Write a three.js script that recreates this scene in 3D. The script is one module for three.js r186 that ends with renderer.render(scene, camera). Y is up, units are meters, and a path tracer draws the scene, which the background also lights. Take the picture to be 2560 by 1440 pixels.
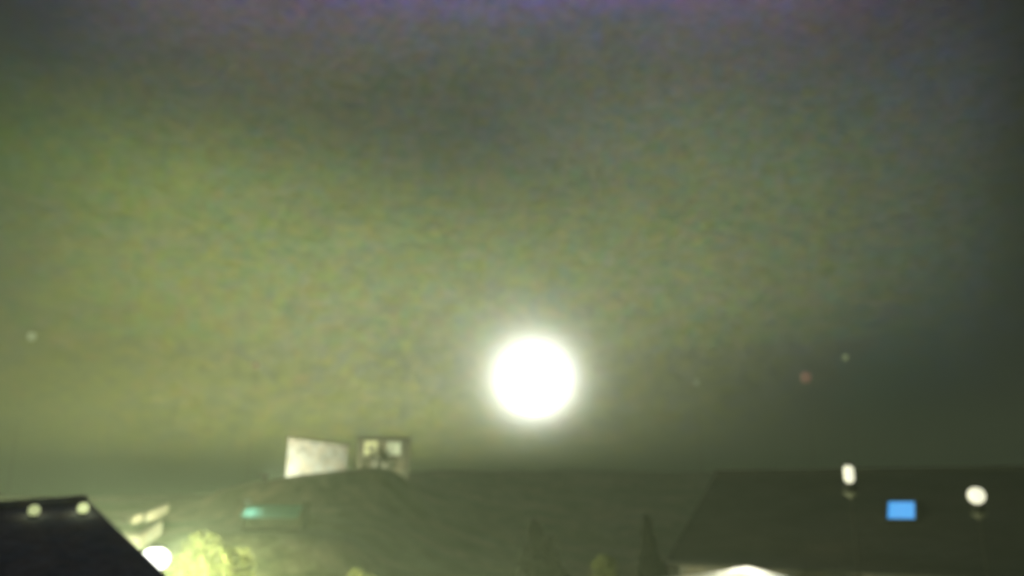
import * as THREE from 'three';
import { mergeGeometries } from 'three/addons/utils/BufferGeometryUtils.js';
import { RoundedBoxGeometry } from 'three/addons/geometries/RoundedBoxGeometry.js';

// ---------------------------------------------------------------- camera
const EYE = 5.5, PITCH = THREE.MathUtils.degToRad(14.6), F = 1978;
const scene = new THREE.Scene();
const camera = new THREE.PerspectiveCamera(2 * Math.atan(720 / F) * 180 / Math.PI, 16 / 9, 0.1, 9000);
camera.position.set(0, EYE, 0);
camera.rotation.x = PITCH;
camera.focus = 1.0;                       // focused far too near, as the cheap night camera was
camera.userData.fStop = camera.getFocalLength() / 9.5;
scene.add(camera);

// ---------------------------------------------------------------- random and noise helpers
function rng(seed) { let s = seed >>> 0; return () => { s = (s + 0x6D2B79F5) | 0; let t = Math.imul(s ^ (s >>> 15), 1 | s); t = (t + Math.imul(t ^ (t >>> 7), 61 | t)) ^ t; return ((t ^ (t >>> 14)) >>> 0) / 4294967296; }; }
function makeNoise(seed, N = 256) {
  const r = rng(seed), t = new Float32Array(N * N); for (let i = 0; i < t.length; i++) t[i] = r() * 2 - 1;
  return (x, y) => { const fx = Math.floor(x), fy = Math.floor(y); let u = x - fx, v = y - fy; u = u * u * (3 - 2 * u); v = v * v * (3 - 2 * v);
    const x0 = ((fx % N) + N) % N, x1 = (x0 + 1) % N, y0 = ((fy % N) + N) % N, y1 = (y0 + 1) % N;
    const a = t[y0 * N + x0], b = t[y0 * N + x1], c = t[y1 * N + x0], d = t[y1 * N + x1]; return a + (b - a) * u + (c - a + (a - b - c + d) * u) * v; };
}
const lin = (c) => { c /= 255; return c <= 0.04045 ? c / 12.92 : Math.pow((c + 0.055) / 1.055, 2.4); };
const smooth = THREE.MathUtils.smoothstep, lerp = THREE.MathUtils.lerp;
const D2R = Math.PI / 180;

// ---------------------------------------------------------------- sky: hazy air and thin cloud, glowing over the town and round the moon
const MOON_EL = 7.78, MOON_AZ = 1.6;
const dirOf = (az, el) => new THREE.Vector3(Math.sin(az * D2R) * Math.cos(el * D2R), Math.sin(el * D2R), -Math.cos(az * D2R) * Math.cos(el * D2R));
function makeSky() {
  const azs = [-34.2, -24.7, -14.1, -2.4, 9.5, 20.4, 29.2, 34.2], els = [34.6, 33.0, 29.3, 25.2, 20.9, 16.6, 12.3, 7.9, 3.7, 0.0];
  const rows = [
    [[15, 14, 19], [98, 56, 125], [98, 75, 125], [104, 99, 129], [106, 87, 135], [114, 81, 145], [46, 15, 58], [7, 7, 8]],
    [[23, 17, 25], [101, 91, 111], [97, 87, 102], [93, 95, 96], [85, 89, 89], [100, 91, 110], [39, 17, 42], [7, 7, 7]],
    [[19, 21, 51], [77, 75, 77], [91, 94, 73], [77, 84, 66], [95, 98, 85], [75, 68, 77], [61, 63, 70], [7, 10, 12]],
    [[25, 30, 41], [85, 92, 71], [83, 88, 71], [71, 74, 76], [115, 123, 100], [78, 90, 73], [68, 69, 80], [8, 10, 12]],
    [[45, 72, 38], [130, 145, 88], [125, 137, 90], [105, 115, 83], [117, 125, 90], [98, 107, 82], [71, 75, 73], [8, 11, 10]],
    [[56, 61, 52], [143, 155, 96], [153, 165, 110], [145, 157, 105], [137, 148, 105], [100, 109, 79], [70, 78, 73], [7, 10, 9]],
    [[63, 68, 62], [158, 168, 96], [170, 180, 127], [171, 182, 134], [145, 153, 113], [105, 112, 85], [54, 62, 65], [7, 8, 7]],
    [[52, 55, 42], [154, 161, 89], [186, 194, 139], [185, 193, 137], [138, 144, 94], [24, 61, 58], [13, 15, 47], [7, 7, 7]],
    [[119, 125, 55], [227, 237, 137], [246, 257, 155], [240, 251, 164], [123, 129, 103], [15, 17, 22], [9, 10, 9], [7, 7, 7]],
    [[119, 125, 55], [227, 237, 137], [246, 257, 155], [240, 251, 164], [123, 129, 103], [15, 17, 22], [9, 10, 9], [7, 7, 7]],
  ].map((r) => r.map((c) => c.map(lin)));
  const away = [30, 32, 33].map(lin), high = [46, 42, 56].map(lin);
  const W = 4096, H = 2048, data = new Float32Array(W * H * 4);
  const n1 = makeNoise(11), n2 = makeNoise(12), n3 = makeNoise(13), n4 = makeNoise(14), n5 = makeNoise(15);
  const moon = dirOf(MOON_AZ, MOON_EL), c = [0, 0, 0];
  const seg = (list, v, desc) => { let i = 0; while (i < list.length - 2 && (desc ? v < list[i + 1] : v > list[i + 1])) i++; const t = Math.min(1, Math.max(0, (v - list[i]) / (list[i + 1] - list[i]))); return [i, t]; };
  for (let y = 0; y < H; y++) {
    const el = ((y + 0.5) / H - 0.5) * 180, ce = Math.cos(el * D2R), se = Math.sin(el * D2R);
    const [ri, rt] = seg(els, el, true);
    for (let x = 0; x < W; x++) {
      const round = ((x + 0.5) / W - 0.5) * 2 * Math.PI;            // u = atan2(z, x)
      const dx = Math.cos(round) * ce, dz = Math.sin(round) * ce;
      const az = Math.atan2(dx, -dz) / D2R;
      const [ci, ct] = seg(azs, az * (1 - .0029 * Math.max(0, el)), false);
      const out = smooth(Math.abs(az), 34, 80), up = smooth(el, 35, 70);
      const l1 = n1(az * 1.5 + el * .25, el * 3.4), l2 = n2(az * 2.4, el * 5.5), l3 = n3(az * .33, el * .45);
      const lum = 1 + .09 * l1 + .14 * l2 + .05 * l3;
      const k1 = n4(az * 1.3, el * 2.0) * .65 + n4(az * 2.8 + 31, el * 4.4 + 9) * .7, k2 = n5(az * 1.25, el * 1.9) * .65 + n5(az * 2.9 + 17, el * 4.2 + 5) * .7;
      const tint = [1 + .17 * k1 - .06 * k2, 1 + .02 * k1 + .06 * k2, 1 - .17 * k1 - .17 * k2];
      const spline = (t) => [(1 - t) ** 3 / 6, (3 * t ** 3 - 6 * t * t + 4) / 6, (-3 * t ** 3 + 3 * t * t + 3 * t + 1) / 6, t ** 3 / 6], rw = spline(rt), cw = spline(ct);
      // aureole of the moon
      const m = Math.acos(Math.min(1, dx * moon.x + se * moon.y + dz * moon.z)) / D2R;
      const left = 1.05 - .3 * Math.tanh((az - MOON_AZ) / 2);
      const halo = 5 * Math.exp(-Math.pow(Math.max(0, m - 1.95) / .92, 1.1)) + .40 * left * Math.exp(-Math.pow(m / 4.9, 2)) + .05 * left * Math.exp(-m / 6);
      const hc = [1, 1.02, .9];
      for (let k = 0; k < 3; k++) {
        let v = 0;
        for (let q = 0; q < 4; q++) { const row = rows[Math.min(els.length - 1, Math.max(0, ri - 1 + q))]; let a = 0; for (let p = 0; p < 4; p++) a += cw[p] * row[Math.min(azs.length - 1, Math.max(0, ci - 1 + p))][k]; v += rw[q] * a; }
        v = Math.max(.001, v);
        v = lerp(lerp(v, away[k], out), high[k], up);
        c[k] = v * lum * tint[k] + halo * hc[k];
      }
      const o = (y * W + x) * 4; data[o] = c[0]; data[o + 1] = c[1]; data[o + 2] = c[2]; data[o + 3] = 1;
    }
  }
  const t = new THREE.DataTexture(data, W, H, THREE.RGBAFormat, THREE.FloatType);
  t.mapping = THREE.EquirectangularReflectionMapping; t.magFilter = t.minFilter = THREE.LinearFilter; t.wrapS = THREE.RepeatWrapping; t.needsUpdate = true;
  return t;
}
scene.background = makeSky();
scene.environment = scene.background;

// ---------------------------------------------------------------- the moon's light, exposure
const moonlight = new THREE.DirectionalLight(new THREE.Color(1, .98, .9), 0.1);
moonlight.position.copy(dirOf(MOON_AZ, MOON_EL + 7).multiplyScalar(200));
moonlight.castShadow = true;
Object.assign(moonlight.shadow.camera, { left: -120, right: 120, top: 120, bottom: -120, near: 1, far: 500 });
scene.add(moonlight, moonlight.target);
const renderer = new THREE.WebGLRenderer({ antialias: true });
renderer.toneMapping = THREE.LinearToneMapping;
renderer.toneMappingExposure = 1;
renderer.shadowMap.enabled = true;

scene.fog = new THREE.FogExp2(new THREE.Color(.775, 1, .72), 0.0048);   // the milky night air

// ---------------------------------------------------------------- building helpers
const counts = {};
const numbered = (n) => { const k = counts[n] = (counts[n] ?? -1) + 1; return k ? n + '_' + String(k).padStart(3, '0') : n; };
function tag(o, label, category, group) { o.userData.label = label; if (category) o.userData.category = category; if (group) o.userData.group = group; return o; }
function thing(name, label, category, pos = [0, 0, 0], turn = 0, group) { const o = new THREE.Group(); o.name = numbered(name); o.position.set(...pos); o.rotation.y = turn; scene.add(o); return tag(o, label, category, group); }
function part(name, geo, m, parent, pos, rot) { const o = new THREE.Mesh(geo, m); o.name = name; o.castShadow = o.receiveShadow = true; if (pos) o.position.set(...pos); if (rot) o.rotation.set(...rot); parent.add(o); return o; }
// the point that stands at pixel (x, y) of the 2560 x 1440 photograph, d metres ahead
function at(x, y, d) { const u = (x - 1280) / F, v = (720 - y) / F, c = Math.cos(PITCH), s = Math.sin(PITCH), k = d / (c - v * s); return new THREE.Vector3(u * k, EYE + (v * c + s) * k, -d); }
const box = (w, h, d, x = 0, y = 0, z = 0) => new THREE.BoxGeometry(w, h, d).translate(x, y, z);
const cyl = (r0, r1, h, n = 14, x = 0, y = 0, z = 0) => new THREE.CylinderGeometry(r1, r0, h, n).translate(x, y, z);
function tube(pts, r, n = 8) { return new THREE.TubeGeometry(new THREE.CatmullRomCurve3(pts.map((p) => new THREE.Vector3(...p))), pts.length * 4, r, n); }

// ---------------------------------------------------------------- materials
function noiseTexture(seed, size, cells, a, b, grain, srgb = true) {       // patches of two linear colours with grain
  const d = new Uint8Array(size * size * 4), n = makeNoise(seed, cells), n2 = makeNoise(seed + 1, cells * 4), n3 = makeNoise(seed + 2, cells * 16), n4 = makeNoise(seed + 3, cells * 2);
  const enc = (v) => 255 * (v <= .0031308 ? v * 12.92 : 1.055 * Math.pow(v, 1 / 2.4) - .055);
  for (let y = 0; y < size; y++) for (let x = 0; x < size; x++) {
    const u = x / size * cells, v = y / size * cells, t = Math.min(1, Math.max(0, .5 + .5 * n(u, v) + .35 * n2(u * 4, v * 4))), g = 1 + grain * (n3(u * 16, v * 16) + .6 * n2(u * 4, v * 4)), w = .1 * n4(u * 2, v * 2), o = (y * size + x) * 4;
    for (let k = 0; k < 3; k++) { const c = Math.max(0, lerp(a[k], b[k], t) * g * (1 + (k === 0 ? w : k === 2 ? -w : 0))); d[o + k] = Math.min(255, srgb ? enc(c) : c * 255); }
    d[o + 3] = 255;
  }
  const t = new THREE.DataTexture(d, size, size); t.wrapS = t.wrapT = THREE.RepeatWrapping; t.magFilter = THREE.LinearFilter; t.minFilter = THREE.LinearMipmapLinearFilter; t.generateMipmaps = true; if (srgb) t.colorSpace = THREE.SRGBColorSpace; t.needsUpdate = true; return t;
}
function mat(name, seed, a, b, grain, rep, rough = .9, extra = {}) {
  const map = noiseTexture(seed, 256, 8, a, b, grain); map.repeat.set(rep, rep);
  const m = new THREE.MeshStandardMaterial({ map, bumpMap: map, bumpScale: .006, roughness: rough, ...extra }); m.name = name; return m;
}
const M = {
  grass: mat('grass', 1, [.11, .15, .06], [.31, .29, .20], .35, 1, 1),
  roof: mat('dark roofing', 5, [.20, .20, .25], [.27, .26, .33], .2, .5, .9),
  roofHouse: mat('dark roof tiles', 9, [.035, .042, .036], [.06, .062, .055], .25, .4, .92),
  render: mat('grey render', 13, [.22, .22, .19], [.28, .27, .23], .12, .4, .95),
  white: mat('white painted render', 17, [.50, .49, .40], [.82, .81, .70], .1, .35, .9),
  shutter: mat('pale shutter paint', 18, [.44, .43, .36], [.52, .51, .44], .06, .5, .9),
  brownRoof: mat('brown roof sheet', 21, [.16, .13, .09], [.22, .18, .13], .2, .5, .9),
  darkWall: mat('dark green render', 25, [.12, .14, .09], [.17, .18, .12], .2, .4, .95),
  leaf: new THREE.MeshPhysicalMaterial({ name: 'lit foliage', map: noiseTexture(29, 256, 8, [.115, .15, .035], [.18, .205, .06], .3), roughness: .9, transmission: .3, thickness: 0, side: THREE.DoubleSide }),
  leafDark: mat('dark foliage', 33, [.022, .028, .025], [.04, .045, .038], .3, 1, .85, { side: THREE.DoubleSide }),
  bark: mat('bark', 37, [.09, .07, .05], [.14, .11, .08], .3, 2, .95),
  metal: new THREE.MeshStandardMaterial({ name: 'dark lamp metal', color: new THREE.Color(.06, .065, .06), roughness: .5, metalness: .6 }),
  collar: new THREE.MeshStandardMaterial({ name: 'grey enamel', color: new THREE.Color(.25, .27, .22), roughness: .7, side: THREE.DoubleSide }),
  paint: new THREE.MeshStandardMaterial({ name: 'dull black paint', color: new THREE.Color(.03, .033, .028), roughness: .95 }),
  wood: mat('grey wood', 41, [.16, .13, .1], [.22, .19, .15], .2, 1, .9),
  kioskWall: mat('dark kiosk boards', 26, [.06, .075, .045], [.09, .10, .065], .2, .6, .95),
  teal: mat('teal canvas', 45, [.09, .27, .22], [.14, .34, .29], .12, .6, .8),
  canvas: new THREE.MeshPhysicalMaterial({ name: 'white canvas', color: new THREE.Color(.82, .82, .78), roughness: .9, transmission: .5, thickness: 0, side: THREE.DoubleSide }),
  stone: mat('pale paving', 49, [.30, .29, .24], [.38, .37, .31], .15, .5, .95),
};
const glow = (name, r, g, b, k = 1) => { const m = new THREE.MeshStandardMaterial({ color: new THREE.Color(.5, .5, .5), emissive: new THREE.Color(r, g, b), emissiveIntensity: k, roughness: .5 }); m.name = name; return m; };
function pointLight(p, I, col, r = .15, parent = scene) { const l = new THREE.PointLight(new THREE.Color(...col), I, 0, 2); l.position.set(...p); l.castShadow = true; l.shadow.radius = r / .02; parent.add(l); return l; }

// ---------------------------------------------------------------- ground: level near the houses, rising to a hill from the middle to the right
const ridge = [[-1800, 1240], [0, 1242], [500, 1240], [620, 1234], [700, 1220], [860, 1206], [1000, 1194], [1200, 1184], [1450, 1176], [1700, 1178], [2100, 1186], [2560, 1190], [4400, 1200]].map(([x, y]) => { const p = at(x, y, 130); return [p.x / 130, p.y]; });
function ridgeHeight(a) { let i = 0; while (i < ridge.length - 2 && a > ridge[i + 1][0]) i++; let t = Math.min(1, Math.max(0, (a - ridge[i][0]) / (ridge[i + 1][0] - ridge[i][0]))); t = t * t * (3 - 2 * t) * .5 + t * .5; return lerp(ridge[i][1], ridge[i + 1][1], t); }
const hillN = makeNoise(77);
function height(x, z) {
  const d = -z; if (d <= 5) return 0;
  const a = x / Math.max(d, 20), hr = ridgeHeight(a), start = lerp(20, 44, smooth(a, -.25, .15)), end = lerp(75, 135, smooth(a, -.3, .1));
  let s = smooth(d, start, end); s = Math.pow(s, lerp(.75, 1, smooth(a, -.2, .1)));
  const back = 1 - .9 * smooth(d, 150, 420), rough = (hillN(x * .11, z * .11) * .5 + hillN(x * .3, z * .3) * .2) * smooth(d, start, 80);
  const pad = 1 - smooth(Math.hypot((x + 15.5) / 1.15, z + 62), 4.5, 9);
  const pad2 = 1 - smooth(Math.hypot(x + 12.6, z + 42), 2.6, 6);
  return lerp(lerp((hr * s + rough * .5) * back, 6.42 + .135 * (x + 17.7), pad), 3.62, pad2);
}
{
  const n = 260, pos = [], uv = [], idx = [], f = (i) => { const t = i / n * 2 - 1; return Math.sign(t) * (Math.abs(t) * 60 + Math.pow(Math.abs(t), 5) * 3000); };
  for (let j = 0; j <= n; j++) for (let i = 0; i <= n; i++) { const x = f(i), z = f(j) - 45, y = height(x, z); pos.push(x, y, z); uv.push(x / 26, z / 26); }
  for (let j = 0; j < n; j++) for (let i = 0; i < n; i++) { const a = j * (n + 1) + i, b = a + 1, c = a + n + 1, d = c + 1; idx.push(a, c, b, b, c, d); }
  const g = new THREE.BufferGeometry(); g.setAttribute('position', new THREE.Float32BufferAttribute(pos, 3)); g.setAttribute('uv', new THREE.Float32BufferAttribute(uv, 2)); g.setIndex(idx); g.computeVertexNormals();
  const o = part('ground', g, M.grass, scene); o.userData.kind = 'structure'; tag(o, 'dim grassy ground rising into a dark hillside on the right');
}

// ---------------------------------------------------------------- moon
{
  const R = 3800, p = dirOf(MOON_AZ, MOON_EL).multiplyScalar(R); p.y += EYE;
  const m = new THREE.Mesh(new THREE.SphereGeometry(R * Math.tan(2.3 * D2R), 64, 32), glow('moon face', 1, 1, .96, 6)); m.name = 'sky_moon'; m.position.copy(p); scene.add(m);
  tag(m, 'huge blinding white round moon glowing in the hazy green night sky', 'moon');
}

// ---------------------------------------------------------------- floodlight mast left of the view, whose light falls across the hillside and the town
function floodlightMast(x, z, h, I, towards) {
  const y = height(x, z), t = thing('floodlight_mast', 'tall steel floodlight mast lighting the slope from the left', 'floodlight', [x, y, z]);
  part('mast', cyl(.22, .12, h, 12, 0, h / 2, 0), M.metal, t);
  part('crossbar', box(2.6, .12, .12, 0, h, 0), M.metal, t);
  part('lamp_head', new RoundedBoxGeometry(2.2, .5, .3, 2, .05).translate(0, h - .35, 0), M.metal, t);
  part('lamp_glass', box(2.0, .4, .02, 0, h - .35, .17), glow('floodlight glass', 1, .95, .6, 3), t);
  t.lookAt(towards[0], y, towards[2]);
  pointLight([0, h - .35, .45], I, [1, .96, .55], .35, t);
}
floodlightMast(-62, -46, 15, 2600, [0, 0, -90]);

// ---------------------------------------------------------------- foliage
function crownGeometry(seed, rx, ry, rz, count, leaf, lumps, fat = .3) {
  const r = rng(seed), pos = [], nor = [], uv = [], idx = [], v = new THREE.Vector3(), q = new THREE.Quaternion(), e = new THREE.Euler();
  const balls = Array.from({ length: lumps }, () => { const a = r() * 6.283, b = Math.acos(2 * r() - 1), k = .35 + .45 * r(); return [Math.sin(b) * Math.cos(a) * k, Math.cos(b) * k * .95, Math.sin(b) * Math.sin(a) * k, fat + .25 * r()]; });
  for (let i = 0; i < count; i++) {
    const B = balls[i % lumps], a = r() * 6.283, b = Math.acos(2 * r() - 1), k = B[3] * Math.pow(r(), .25);
    const cx = (B[0] + Math.sin(b) * Math.cos(a) * k) * rx, cy = (B[1] + Math.cos(b) * k) * ry, cz = (B[2] + Math.sin(b) * Math.sin(a) * k) * rz;
    q.setFromEuler(e.set(r() * 6.3, r() * 6.3, r() * 6.3)); const s = leaf * (.6 + .8 * r()), base = pos.length / 3, u0 = r(), v0 = r();
    const nn = new THREE.Vector3(0, 0, 1).applyQuaternion(q);
    for (const [px, py] of [[-.5, 0], [0, -.9], [.5, 0], [0, .9]]) { v.set(px * s, py * s, 0).applyQuaternion(q); pos.push(cx + v.x, cy + v.y, cz + v.z); nor.push(nn.x, nn.y, nn.z); uv.push(u0 + px * .05, v0 + py * .05); }
    idx.push(base, base + 1, base + 2, base, base + 2, base + 3);
  }
  const g = new THREE.BufferGeometry(); g.setAttribute('position', new THREE.Float32BufferAttribute(pos, 3)); g.setAttribute('normal', new THREE.Float32BufferAttribute(nor, 3)); g.setAttribute('uv', new THREE.Float32BufferAttribute(uv, 2)); g.setIndex(idx); return g;
}
function tree(name, label, category, [x, z], top, rx, ry, rz, seed, m, count, leaf, lumps = 9, fat = .3) {
  const y = height(x, z), h = top - y, t = thing(name, label, category, [x, y, z]), r = rng(seed * 7 + 1), limbs = [tube([[0, -.2, 0], [.04, h * .3, .02], [0, Math.max(.5, h - ry), 0]], Math.max(.05, rx * .07))];
  for (let k = 0; k < 5; k++) { const a = k * 1.26 + r(), y0 = Math.min(h - ry * (1.5 - .15 * k), Math.max(.5, h - ry) - .06); limbs.push(tube([[0, y0, 0], [Math.cos(a) * rx * .3, y0 + ry * .35, Math.sin(a) * rz * .3], [Math.cos(a) * rx * .6, y0 + ry * .8, Math.sin(a) * rz * .6]], Math.max(.02, rx * .025), 6)); }
  part('trunk', mergeGeometries(limbs), M.bark, t);
  part('crown', crownGeometry(seed, rx, ry, rz, count, leaf, lumps, fat), m, t, [0, h - ry, 0]);
  return t;
}

// ---------------------------------------------------------------- near house with a dark lean-to roof, bottom left
{
  const T2 = at(216, 1252, 9.6), T1 = at(-120, 1278, 8.7), B2 = at(462, 1492, 7.4), B1 = T1.clone().add(B2).sub(T2);
  const o = T2.clone().add(B1).multiplyScalar(.5), t = thing('house', 'near house whose plain dark roof fills the bottom left corner', 'house', [o.x, 0, o.z]);
  const slab = (pts, th, lift = 0) => { const n = pts[1].clone().sub(pts[0]).cross(pts[2].clone().sub(pts[0])).normalize(); if (n.y < 0) n.negate(); const p = []; for (const s of [lift, lift - th]) for (const q of pts) p.push(q.x - o.x + n.x * s, q.y + n.y * s, q.z - o.z + n.z * s);
    const g = new THREE.BufferGeometry(), tri = [0, 1, 2, 0, 2, 3, 4, 6, 5, 4, 7, 6], uvs = []; for (let i = 0; i < 4; i++) { const j = (i + 1) % 4; tri.push(i, i + 4, j, j, i + 4, j + 4); } for (let k = 0; k < 8; k++) uvs.push(p[k * 3], p[k * 3 + 2]);
    g.setAttribute('position', new THREE.Float32BufferAttribute(p, 3)); g.setAttribute('uv', new THREE.Float32BufferAttribute(uvs, 2)); g.setIndex(tri); const q = g.toNonIndexed(); q.computeVertexNormals(); return q; };
  const roof = part('roof', slab([T1, T2, B2, B1], .16), M.roof, t);
  const local = (p, dy = 0) => [p.x - o.x, p.y + dy, p.z - o.z];
  part('ridge_cap', tube([local(T1, .02), local(T1.clone().lerp(T2, .5), .02), local(T2, .02)], .045), M.roof, roof);
  part('verge_board', tube([local(T2, -.06), local(T2.clone().lerp(B2, .5), -.06), local(B2, -.06)], .06), M.roof, roof);
  part('gutter', tube([local(B1, -.12), local(B1.clone().lerp(B2, .5), -.12), local(B2, -.12)], .07), M.metal, t);
  // walls under the roof
  const ins = (p, k) => p.clone().lerp(o.clone().setY(p.y), k), q = [T1, T2, B2, B1].map((p) => ins(p, .06)), pos = [], uvs = [];
  for (let i = 0; i < 4; i++) { const a = q[i], b = q[(i + 1) % 4], quad = [[a, 0], [b, 0], [b, 1], [a, 0], [b, 1], [a, 1]]; for (const [p, up] of quad) { pos.push(p.x - o.x, up ? p.y - .2 : 0, p.z - o.z); uvs.push(p.x + p.z, up ? p.y : 0); } }
  const wg = new THREE.BufferGeometry(); wg.setAttribute('position', new THREE.Float32BufferAttribute(pos, 3)); wg.setAttribute('uv', new THREE.Float32BufferAttribute(uvs, 2)); wg.computeVertexNormals();
  part('wall', wg, new THREE.MeshStandardMaterial({ name: 'plain render', color: new THREE.Color(.2, .2, .18), roughness: .95, side: THREE.DoubleSide }), t);
  // two small lamps on short stems near the top edge
  const n = T2.clone().sub(T1).cross(B2.clone().sub(T2)).normalize(); if (n.y < 0) n.negate();
  const hit = (x, y) => { const dir = at(x, y, 10).sub(camera.position).normalize(), k = T2.clone().sub(camera.position).dot(n) / dir.dot(n); return camera.position.clone().addScaledVector(dir, k); };
  for (const [x, y, r, k, label] of [[83, 1292, .058, .8, 'small round pale green lamp on the dark roof, the left one of two'], [206, 1286, .058, 1.25, 'small round bright lamp at the right end of the dark roof edge']]) {
    const p = hit(x, y), l = thing('roof_lamp', label, 'lamp', [p.x, p.y, p.z], 0, 'small lamps along the near dark roof');
    part('lamp_foot', cyl(.05, .045, .03, 14, 0, .0, 0), M.metal, l);
    part('lamp_globe', new THREE.SphereGeometry(r, 20, 14).translate(0, r * 1.15, 0), glow('small lamp glass', .66 * k, .74 * k, .34 * k), l);
    pointLight([0, r * 1.15, 0], .02 * k, [.9, 1, .5], .05, l);
  }
}

// ---------------------------------------------------------------- street lamp beside the roof, garden walls, lit trees
{
  const p = at(388, 1398, 14), y0 = height(p.x, p.z);
  const t = thing('street_lamp', 'glaring white street lamp head beside the sloping edge of the dark roof', 'street lamp', [p.x, y0, p.z]);
  const h = p.y - y0;
  part('post', cyl(.07, .045, h - .2, 12, 0, (h - .2) / 2, 0), M.metal, t);
  part('cap', cyl(.2, .05, .05, 18, 0, h + .21, 0), M.metal, t);
  const g = new THREE.SphereGeometry(.235, 28, 20).scale(1, .8, 1).translate(0, h, 0);
  part('lamp_globe', g, glow('street lamp glass', 1, .99, .95, 3), t);
  pointLight([0, h, 0], 290, [1, .97, .62], .2, t);
}
function gardenWall(label, pts, th, hgt, m) {                 // pts: top-centre line in world space
  const c = new THREE.CatmullRomCurve3(pts), n = 24, pos = [], idx = [], uv = [], P = c.getSpacedPoints(n);
  const o = P[0].clone(), t = thing('garden_wall', label, 'wall', [o.x, 0, o.z], 0, undefined);
  for (let i = 0; i <= n; i++) { const tan = c.getTangentAt(i / n), s = new THREE.Vector3(-tan.z, 0, tan.x).normalize().multiplyScalar(th / 2), p = P[i]; for (const [k, y] of [[-1, p.y - hgt], [-1, p.y], [1, p.y], [1, p.y - hgt]]) { pos.push(p.x - o.x + s.x * k, y, p.z - o.z + s.z * k); uv.push(i * .3, y); } }
  for (let i = 0; i < n; i++) for (let k = 0; k < 3; k++) { const a = i * 4 + k; idx.push(a, a + 4, a + 1, a + 1, a + 4, a + 5); }
  idx.push(0, 1, 2, 0, 2, 3); const e = n * 4; idx.push(e, e + 2, e + 1, e, e + 3, e + 2);
  let g = new THREE.BufferGeometry(); g.setAttribute('position', new THREE.Float32BufferAttribute(pos, 3)); g.setAttribute('uv', new THREE.Float32BufferAttribute(uv, 2)); g.setIndex(idx); g = g.toNonIndexed(); g.computeVertexNormals();
  part('wall', g, Object.assign(m.clone(), { side: THREE.DoubleSide }), t);
  const cap = tube(P.filter((_, i) => i % 4 === 0).map((p) => [p.x - o.x, p.y, p.z - o.z]), th * .55); part('coping', cap, m, t);
  return t;
}
gardenWall('bright curved white garden wall just above the glaring street lamp', [at(306, 1340, 21), at(330, 1346, 20.5), at(352, 1338, 21.5), at(378, 1322, 23.5), at(400, 1308, 26)], .14, .32, M.white);
gardenWall('faint pinkish white garden wall, left piece of the upper pair', [at(306, 1290, 30), at(330, 1293, 30), at(352, 1285, 31)], .14, .22, M.stone);
gardenWall('pale yellow garden wall end, upper right piece above the curved wall', [at(368, 1284, 32), at(392, 1274, 33.5), at(418, 1262, 35)], .16, .3, M.shutter);

const p1 = at(522, 1400, 17); tree('round_tree', 'round yellow-green tree lit by the street lamp next to it', 'tree', [p1.x, p1.z], at(524, 1350, 17).y, .68, .66, .62, 3, M.leaf, 9500, .07, 34, .42);
const p2 = at(622, 1430, 18); tree('shrub', 'small lit shrub at the bottom edge right of the round tree', 'shrub', [p2.x, p2.z], at(622, 1422, 18).y, .16, .5, .2, 4, M.leaf, 700, .06, 5);
const p3 = at(897, 1440, 24); tree('round_tree', 'bright yellow-green treetop alone at the bottom edge of the photo', 'tree', [p3.x, p3.z], at(897, 1411, 24).y, .62, .6, .6, 5, M.leaf, 3800, .075, 9);
const p4 = at(1505, 1430, 27); tree('shrub', 'dim green shrub between the two dark conifers', 'shrub', [p4.x, p4.z], at(1505, 1396, 27).y, .72, .8, .7, 6, M.leaf, 3400, .09, 9);
function conifer(label, x0, x1, top, d, seed) {
  const p = at((x0 + x1) / 2, 1400, d), y = height(p.x, p.z), w = (at(x1, 1400, d).x - at(x0, 1400, d).x) / 2, h = at((x0 + x1) / 2, top, d).y - y, t = thing('conifer', label, 'tree', [p.x, y, p.z]);
  part('trunk', cyl(.14, .03, h * .97, 10, 0, h * .485, 0), M.bark, t);
  const r = rng(seed), gs = []; for (let k = 0; k < 9; k++) { const f = k / 8, rr = w * (1.05 - .75 * Math.pow(f, 2)) * (.9 + .2 * r()); gs.push(crownGeometry(seed + k * 13, rr, h * .15, rr, 900, .17, 8, .5).translate((r() - .5) * w * .15, h * (.16 + .75 * f), (r() - .5) * w * .15)); }
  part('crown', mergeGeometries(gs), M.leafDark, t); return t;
}
conifer('broad dark conifer at the bottom edge left of the dim green shrub', 1275, 1415, 1330, 29, 61);
conifer('narrow dark conifer between the dim green shrub and the dark house gable', 1590, 1662, 1316, 27, 71);
// two more lamps whose light shows in the air: one behind the round tree, one standing just below the view
function lowLamp(x, y, d, I, label) {
  const p = at(x, y, d), y0 = height(p.x, p.z), h = p.y - y0, t = thing('street_lamp', label, 'street lamp', [p.x, y0, p.z]);
  part('post', cyl(.06, .04, h - .1, 10, 0, (h - .1) / 2, 0), M.metal, t); part('cap', cyl(.16, .04, .05, 16, 0, h + .15, 0), M.metal, t);
  part('lamp_globe', new THREE.SphereGeometry(.14, 18, 12).translate(0, h, 0), glow('street lamp glass', 1, .99, .9, 3), t); pointLight([0, h, 0], I, [1, .96, .55], .14, t);
}
lowLamp(548, 1418, 31, 200, 'street lamp hidden behind the round tree, lighting the haze there');
lowLamp(1150, 1530, 20, 75, 'low street lamp just below the photo, left of the conifers');
// a garden lamp standing just below the view, beside the lone treetop
{
  const p = at(872, 1490, 22.6), y0 = height(p.x, p.z), h = p.y - y0, t = thing('garden_lamp', 'small garden lamp under the lone bright treetop', 'lamp', [p.x, y0, p.z]);
  part('post', cyl(.04, .03, h, 10, 0, h / 2, 0), M.metal, t); part('lamp_globe', new THREE.SphereGeometry(.12, 18, 12).translate(0, h + .1, 0), glow('garden lamp glass', 1, .97, .6, 2), t);
  pointLight([0, h + .1, 0], 22, [1, .97, .55], .12, t);
}

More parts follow.
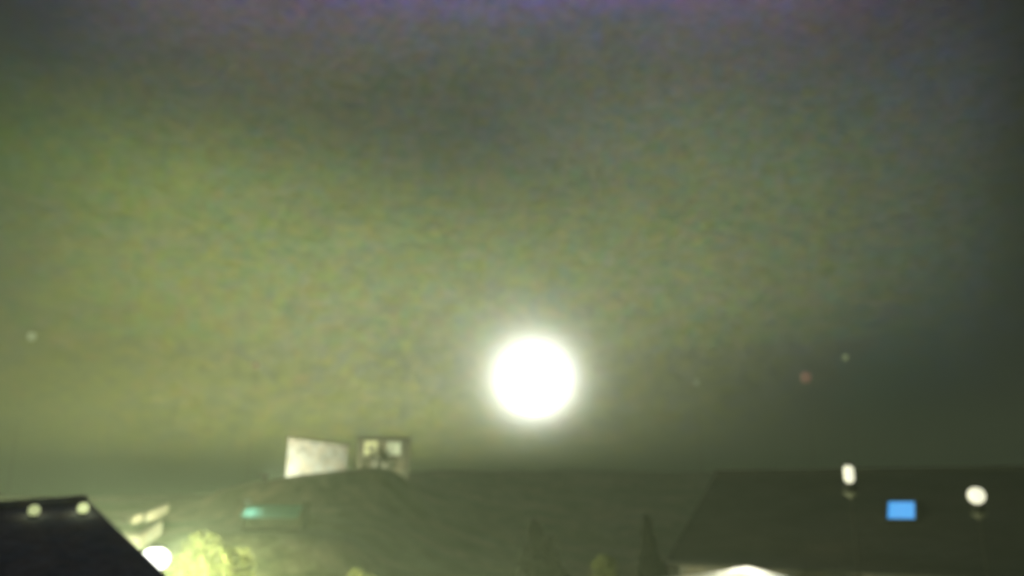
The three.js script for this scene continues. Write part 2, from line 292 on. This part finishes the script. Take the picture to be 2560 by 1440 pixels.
// ---------------------------------------------------------------- white building with its broad wall floodlit, middle left
{
  const d = 62, L = at(713, 1205, d), R = at(861, 1185, d), yl = at(713, 1096, d).y, yr = at(861, 1113, d).y, ang = Math.atan2(-(L.x + R.x) / 2, d);
  const len = Math.hypot(R.x - L.x, R.z - L.z) / Math.cos(ang) * .985, base = L.y - 2.2, a = yl - base, b = yr - base;
  const t = thing('white_building', 'pale flat building on the slope with its broad wall brightly floodlit', 'building', [L.x, base, L.z], ang);
  const prism = (pts, z0, z1) => new THREE.ExtrudeGeometry(new THREE.Shape(pts.map((p) => new THREE.Vector2(...p))), { depth: z1 - z0, bevelEnabled: false }).translate(0, 0, z0);
  part('wall', prism([[0, 0], [len, 0], [len, b], [0, a]], -4, 0), M.white, t);
  const rf = part('roof', prism([[-.12, a + .004], [len + .12, b + .004], [len + .12, b + .12], [-.12, a + .12]], -4.2, .06), M.brownRoof, t);
  part('fascia', prism([[-.12, a + .02], [len + .12, b + .02], [len + .12, b + .1], [-.12, a + .1]], .062, .1), M.brownRoof, rf);
  for (const [x, y, w, h] of [[1.1, a - .8, .5, .6], [1.2, a - 2.75, .6, .6]]) { const q = part('window', mergeGeometries([box(w + .1, .05, .06, x, y + h / 2, .03), box(w + .14, .06, .1, x, y - h / 2, .05), box(.05, h, .06, x - w / 2, y, .03), box(.05, h, .06, x + w / 2, y, .03)]), M.white, t); part('shutter', box(w, h, .02, x, y, .013), M.shutter, q); }
  // ground floodlight turned to the wall
  const wp = new THREE.Vector3(-1.3, 0, 4.6).applyAxisAngle(new THREE.Vector3(0, 1, 0), ang).add(t.position), gy = height(wp.x, wp.z);
  const f = thing('ground_floodlight', 'low floodlight on the grass turned to the pale wall', 'floodlight', [wp.x, gy, wp.z], ang + Math.PI);
  part('housing', new RoundedBoxGeometry(.5, .3, .2, 2, .04).translate(0, .35, 0), M.stone, f); part('bracket', box(.06, .3, .06, 0, .12, 0), M.metal, f); part('glass', box(.42, .22, .02, 0, .36, .11), glow('flood glass', 1, .97, .75, 2), f);
  const s = new THREE.SpotLight(new THREE.Color(1, .985, .80), 185, 0, .9, .8, 2); s.position.set(0, .38, .16); s.target.position.set(-(len * .46 + 1.3), base + a - 1.8 - gy, 4.6); s.castShadow = true; s.shadow.radius = 8; f.add(s, s.target);
}
// ---------------------------------------------------------------- house with three lit windows right of it
{
  const d = 74, a = at(893, 1096, d), b = at(1022, 1215, d), w = b.x - a.x, base = b.y - 2, H = a.y - base;
  const t = thing('house', 'dim house with three faintly lit windows beside the floodlit wall', 'house', [a.x, base, -d], .16);
  part('wall', box(w, H, 6, w / 2, H / 2, -3), M.stone, t);
  const rr = .35, sl = Math.atan2(rr, 3.2), L = Math.hypot(rr, 3.2);
  part('roof', mergeGeometries([box(w + .1, .1, L).rotateX(sl).translate(w / 2, H + rr / 2, -1.62), box(w + .1, .1, L).rotateX(-sl).translate(w / 2, H + rr / 2, -4.82)]), M.stone, t);
  for (const [x, y, ww, hh, c] of [[926, 1122, 33, 40, [.74, .76, .30]], [984, 1121, 34, 34, [.52, .60, .34]], [946, 1160, 34, 34, [.62, .64, .38]]]) {
    const q = at(x, y, d), sx = ww / F * d, sy = hh / F * d, X = q.x - a.x, Y = q.y - base;
    const wn = part('window', mergeGeometries([box(sx + .14, .07, .1, X, Y + sy / 2, .04), box(sx + .14, .09, .16, X, Y - sy / 2, .06), box(.07, sy, .1, X - sx / 2, Y, .04), box(.07, sy, .1, X + sx / 2, Y, .04), box(.05, sy, .06, X, Y, .04)]), M.wood, t);
    part('pane', box(sx, sy, .02, X, Y, .012), glow('lit window pane', ...c), wn);
  }
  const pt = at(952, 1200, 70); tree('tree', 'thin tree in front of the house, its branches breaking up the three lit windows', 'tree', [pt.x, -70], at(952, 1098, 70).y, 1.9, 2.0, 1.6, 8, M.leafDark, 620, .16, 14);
  const X = w * .45, Z = 3.2, gy = height(a.x + X, -d + Z), f = thing('ground_floodlight', 'small floodlight on the grass turned to the house with three lit windows', 'floodlight', [a.x + X, gy, -d + Z], Math.PI);
  part('housing', new RoundedBoxGeometry(.36, .24, .18, 2, .04).translate(0, .3, 0), M.metal, f); part('bracket', box(.05, .26, .05, 0, .1, 0), M.metal, f); part('glass', box(.3, .18, .02, 0, .3, .1), glow('flood glass', 1, .97, .75, 1), f);
  const sp = new THREE.SpotLight(new THREE.Color(1, .98, .6), 55, 0, 1.1, .9, 2); sp.position.set(0, .3, .14); sp.target.position.set(0, 2.6, 3.2); sp.castShadow = true; sp.shadow.radius = 6; f.add(sp, sp.target);
}
// ---------------------------------------------------------------- kiosk with a teal awning
{
  const d = 42, a = at(608, 1262, d), b = at(748, 1304, d), w = b.x - a.x, gy = height((a.x + b.x) / 2, -d), H = a.y - gy;
  const t = thing('kiosk', 'small kiosk under a teal awning lit at its left end', 'kiosk', [a.x, gy, -d]);
  part('wall', box(w, H + .5, 1.6, w / 2, H / 2 - .25, -1.2), M.kioskWall, t); part('roof', box(w + .2, .08, 2, w / 2, H + .06, -1.1), M.kioskWall, t);
  part('counter', box(w, .07, .4, w / 2, H - 1.15, -.25), M.wood, t);
  const drop = (b.y - a.y) * -1, aw = new THREE.BoxGeometry(w, .04, 1.0, 20, 1, 1).rotateX(Math.atan2(drop * .8, .9)).translate(w / 2, H - drop * .4, 0); part('awning', aw, M.teal, t);
  const lampX = .3; const wl = part('wall_lamp', mergeGeometries([box(.05, .05, .9, lampX, H + .25, -.2), box(.3, .1, .16, lampX, H + .22, .3)]), M.metal, t); part('bulb', box(.24, .02, .12, lampX, H + .155, .3), glow('kiosk bulb', .75, 1, .8, 1), wl);
  const s = new THREE.SpotLight(new THREE.Color(.75, 1, .85), 3, 0, 1.0, .9, 2); s.position.set(lampX, H + .13, .3); s.target.position.set(lampX + .25, H - .5, .15); s.castShadow = true; t.add(s, s.target);
}

// ---------------------------------------------------------------- dark gabled house with a blue roof window, bottom right
{
  const E = at(1666, 1402, 27), Rg = at(1790, 1181, 33), dn = new THREE.Vector3(E.x - Rg.x, 0, E.z - Rg.z), run = dn.length(), rise = Rg.y - E.y; dn.normalize();
  const ax = new THREE.Vector3(-dn.z, 0, dn.x); if (ax.x < 0) ax.negate();     // along the ridge, to the right and nearer
  const turn = Math.atan2(-ax.z, ax.x), len = 15, t = thing('gabled_house', 'dark house with a wide tiled roof and one glowing blue roof window', 'house', [Rg.x, 0, Rg.z], turn);
  const H = E.y, hr = Rg.y, pitch = Math.atan2(rise, run), sl = Math.hypot(rise, run) + .02;   // local: x along ridge, +z down the slope to the camera
  part('wall', (() => { const s = new THREE.Shape([[-run + .4, 0], [run - .4, 0], [run - .4, H + .06], [0, hr - .22], [-run + .4, H + .06]].map((p) => new THREE.Vector2(...p))); return new THREE.ExtrudeGeometry(s, { depth: len - .6, bevelEnabled: false }).rotateY(Math.PI / 2).translate(.3, 0, 0); })(), M.render, t);
  const roof = part('roof', mergeGeometries([box(len, .14, sl, len / 2, -.07, sl / 2).rotateX(pitch), box(len, .14, sl, len / 2, -.07, -sl / 2).rotateX(-pitch)].map((g) => g.translate(0, hr, 0))), M.roofHouse, t);
  part('ridge_cap', cyl(.09, .09, len, 10).rotateZ(Math.PI / 2).translate(len / 2, hr + .01, 0), M.roofHouse, roof);
  for (const s of [1, -1]) part('gutter', cyl(.07, .07, len, 8).rotateZ(Math.PI / 2).translate(len / 2, H - .06, s * (run + .06)), M.metal, t);
  // roof window
  t.updateMatrixWorld(true);
  const n = new THREE.Vector3(0, Math.cos(pitch), Math.sin(pitch)).applyAxisAngle(new THREE.Vector3(0, 1, 0), turn), dir = at(2254, 1281, 20).sub(camera.position).normalize();
  const k = Rg.clone().sub(camera.position).dot(n) / dir.dot(n), hit = camera.position.clone().addScaledVector(dir, k), q = t.worldToLocal(hit.clone());
  const along = q.z / Math.cos(pitch), ppm = F / (k * .97), ww = 54 / ppm, wh = 39 / ppm / Math.max(.3, Math.abs(new THREE.Vector3(0, -Math.sin(pitch), Math.cos(pitch)).applyAxisAngle(new THREE.Vector3(0, 1, 0), turn).cross(dir).length()));
  const place = (g) => g.translate(q.x, 0, along).rotateX(pitch).translate(0, hr, 0);
  const wn = part('roof_window', place(mergeGeometries([box(ww + .16, .1, .08, 0, .05, -wh / 2 - .04), box(ww + .16, .1, .08, 0, .05, wh / 2 + .04), box(.08, .1, wh, -ww / 2 - .04, .05, 0), box(.08, .1, wh, ww / 2 + .04, .05, 0)])), M.metal, t);
  part('pane', place(box(ww, .03, wh, 0, .05, 0)), glow('blue lit pane', .05, .42, 1, 1), wn);
  // chimney-free ridge; front wall lit from the gazebo
}
// ---------------------------------------------------------------- white gazebo glowing in front of that house
{
  const pk = at(1866, 1416, 23), y0 = height(pk.x, pk.z), t = thing('gazebo', 'glowing white peaked gazebo canopy cut by the bottom edge', 'gazebo', [pk.x, y0, pk.z], .25), h = pk.y - y0, w = 1.9, dr = .46;
  const g = new THREE.BufferGeometry(), P = [[0, h, 0], [-w, h - dr, -w], [w, h - dr, -w], [w, h - dr, w], [-w, h - dr, w]], pos = []; for (let i = 1; i <= 4; i++) { const a = P[i], b = P[i % 4 + 1], mid = (p, q2) => [(p[0] + q2[0]) / 2, (p[1] + q2[1]) / 2 - .05, (p[2] + q2[2]) / 2]; const m1 = mid(P[0], a), m2 = mid(P[0], b); pos.push(...P[0], ...m2, ...m1, ...m1, ...m2, ...b, ...m1, ...b, ...a, ...a, ...b, b[0], b[1] - .22, b[2], ...a, b[0], b[1] - .22, b[2], a[0], a[1] - .22, a[2]); }
  g.setAttribute('position', new THREE.Float32BufferAttribute(pos, 3)); g.computeVertexNormals(); part('canopy', g, M.canvas, t);
  for (const [x, z] of [[-1, -1], [1, -1], [1, 1], [-1, 1]]) part('post', cyl(.035, .035, h - dr, 10, x * w * .97, (h - dr) / 2, z * w * .97), M.metal, t);
  const cord = part('lamp_cord', cyl(.01, .01, .3, 6, 0, h - .3, 0), M.metal, t); part('lamp_globe', new THREE.SphereGeometry(.13, 18, 12).translate(0, h - .55, 0), glow('gazebo lamp', 1, .97, .85, 2), t);
  pointLight([0, h - .55, 0], 11, [1, .98, .78], .13, t);
}
// ---------------------------------------------------------------- two post lamps in front of the dark roof
function postLamp(name, x, y, d, label, long) {
  const p = at(x, y, d), y0 = height(p.x, p.z), h = p.y - y0, t = thing(name, label, 'street lamp', [p.x, y0, p.z]);
  const r = long ? .12 : .2, hh = long ? .44 : .4;
  part('post', mergeGeometries([cyl(.032, .022, h - hh / 2 - .1, 12, 0, (h - hh / 2 - .1) / 2, 0), cyl(.1, .08, .5, 12, 0, .25, 0)]), M.paint, t);
  part('collar', new THREE.LatheGeometry([[.04, -.3], [.06, -.22], [.14, -.1], [.15, -.04], [.1, 0]].map((q) => new THREE.Vector2(...q)), 20).translate(0, h - hh / 2, 0), M.paint, t);
  const g = long ? new THREE.CapsuleGeometry(r, hh - 2 * r, 8, 20).translate(0, h, 0) : new THREE.SphereGeometry(r, 28, 20).translate(0, h, 0);
  part('skirt', new THREE.ConeGeometry(.2, .16, 18, 1, true).rotateX(Math.PI).translate(0, h - hh / 2 - .3, 0), M.collar, t);
  part(long ? 'lantern' : 'lamp_globe', g, glow('post lamp glass', 1, .98, .72, 1.15), t);
  part('cap', long ? new THREE.ConeGeometry(.16, .1, 16).translate(0, h + hh / 2 + .03, 0) : cyl(.06, .03, .06, 12, 0, h + r + .01, 0), M.metal, t);
  pointLight([0, h, 0], .3, [1, .97, .7], .1, t);
}
postLamp('street_lamp', 2122, 1185, 20, 'upright oval street lamp, left of the glowing blue roof window', true);
postLamp('street_lamp', 2441, 1239, 20, 'round globe street lamp near the right edge, right of the blue window', false);

// ---------------------------------------------------------------- far lights on slender masts
function farLight(x, y, d, r, c, name, label, category) {
  const p = at(x, y, d), y0 = height(p.x, p.z), h = p.y - y0, t = thing(name, label, category, [p.x, y0, p.z]);
  part('mast', cyl(.03, .015, h, 8, 0, h / 2, 0), M.stone, t); part('lamp', new THREE.SphereGeometry(r, 18, 12).scale(1, 1.1, 1).translate(0, h + r * .6, 0), glow('far lamp', ...c), t);
}
farLight(2015, 951, 110, .72, [.19, .095, .07], 'beacon_mast', 'dull red beacon light in the dark sky above the blue window', 'beacon');
farLight(2114, 898, 112, .42, [.20, .24, .12], 'lamp_mast', 'faint pale light higher than the red beacon and right of it', 'lamp');
farLight(78, 848, 112, .62, [.30, .35, .18], 'lamp_mast', 'faint pale light in the green haze near the left edge', 'lamp');
farLight(640, 920, 112, .55, [.34, .27, .13], 'lamp_mast', 'dim orange light in the haze above the floodlit wall', 'lamp');
farLight(1742, 962, 115, .45, [.17, .2, .12], 'lamp_mast', 'very faint pale light in the haze, right of the moon', 'lamp');

renderer.render(scene, camera);
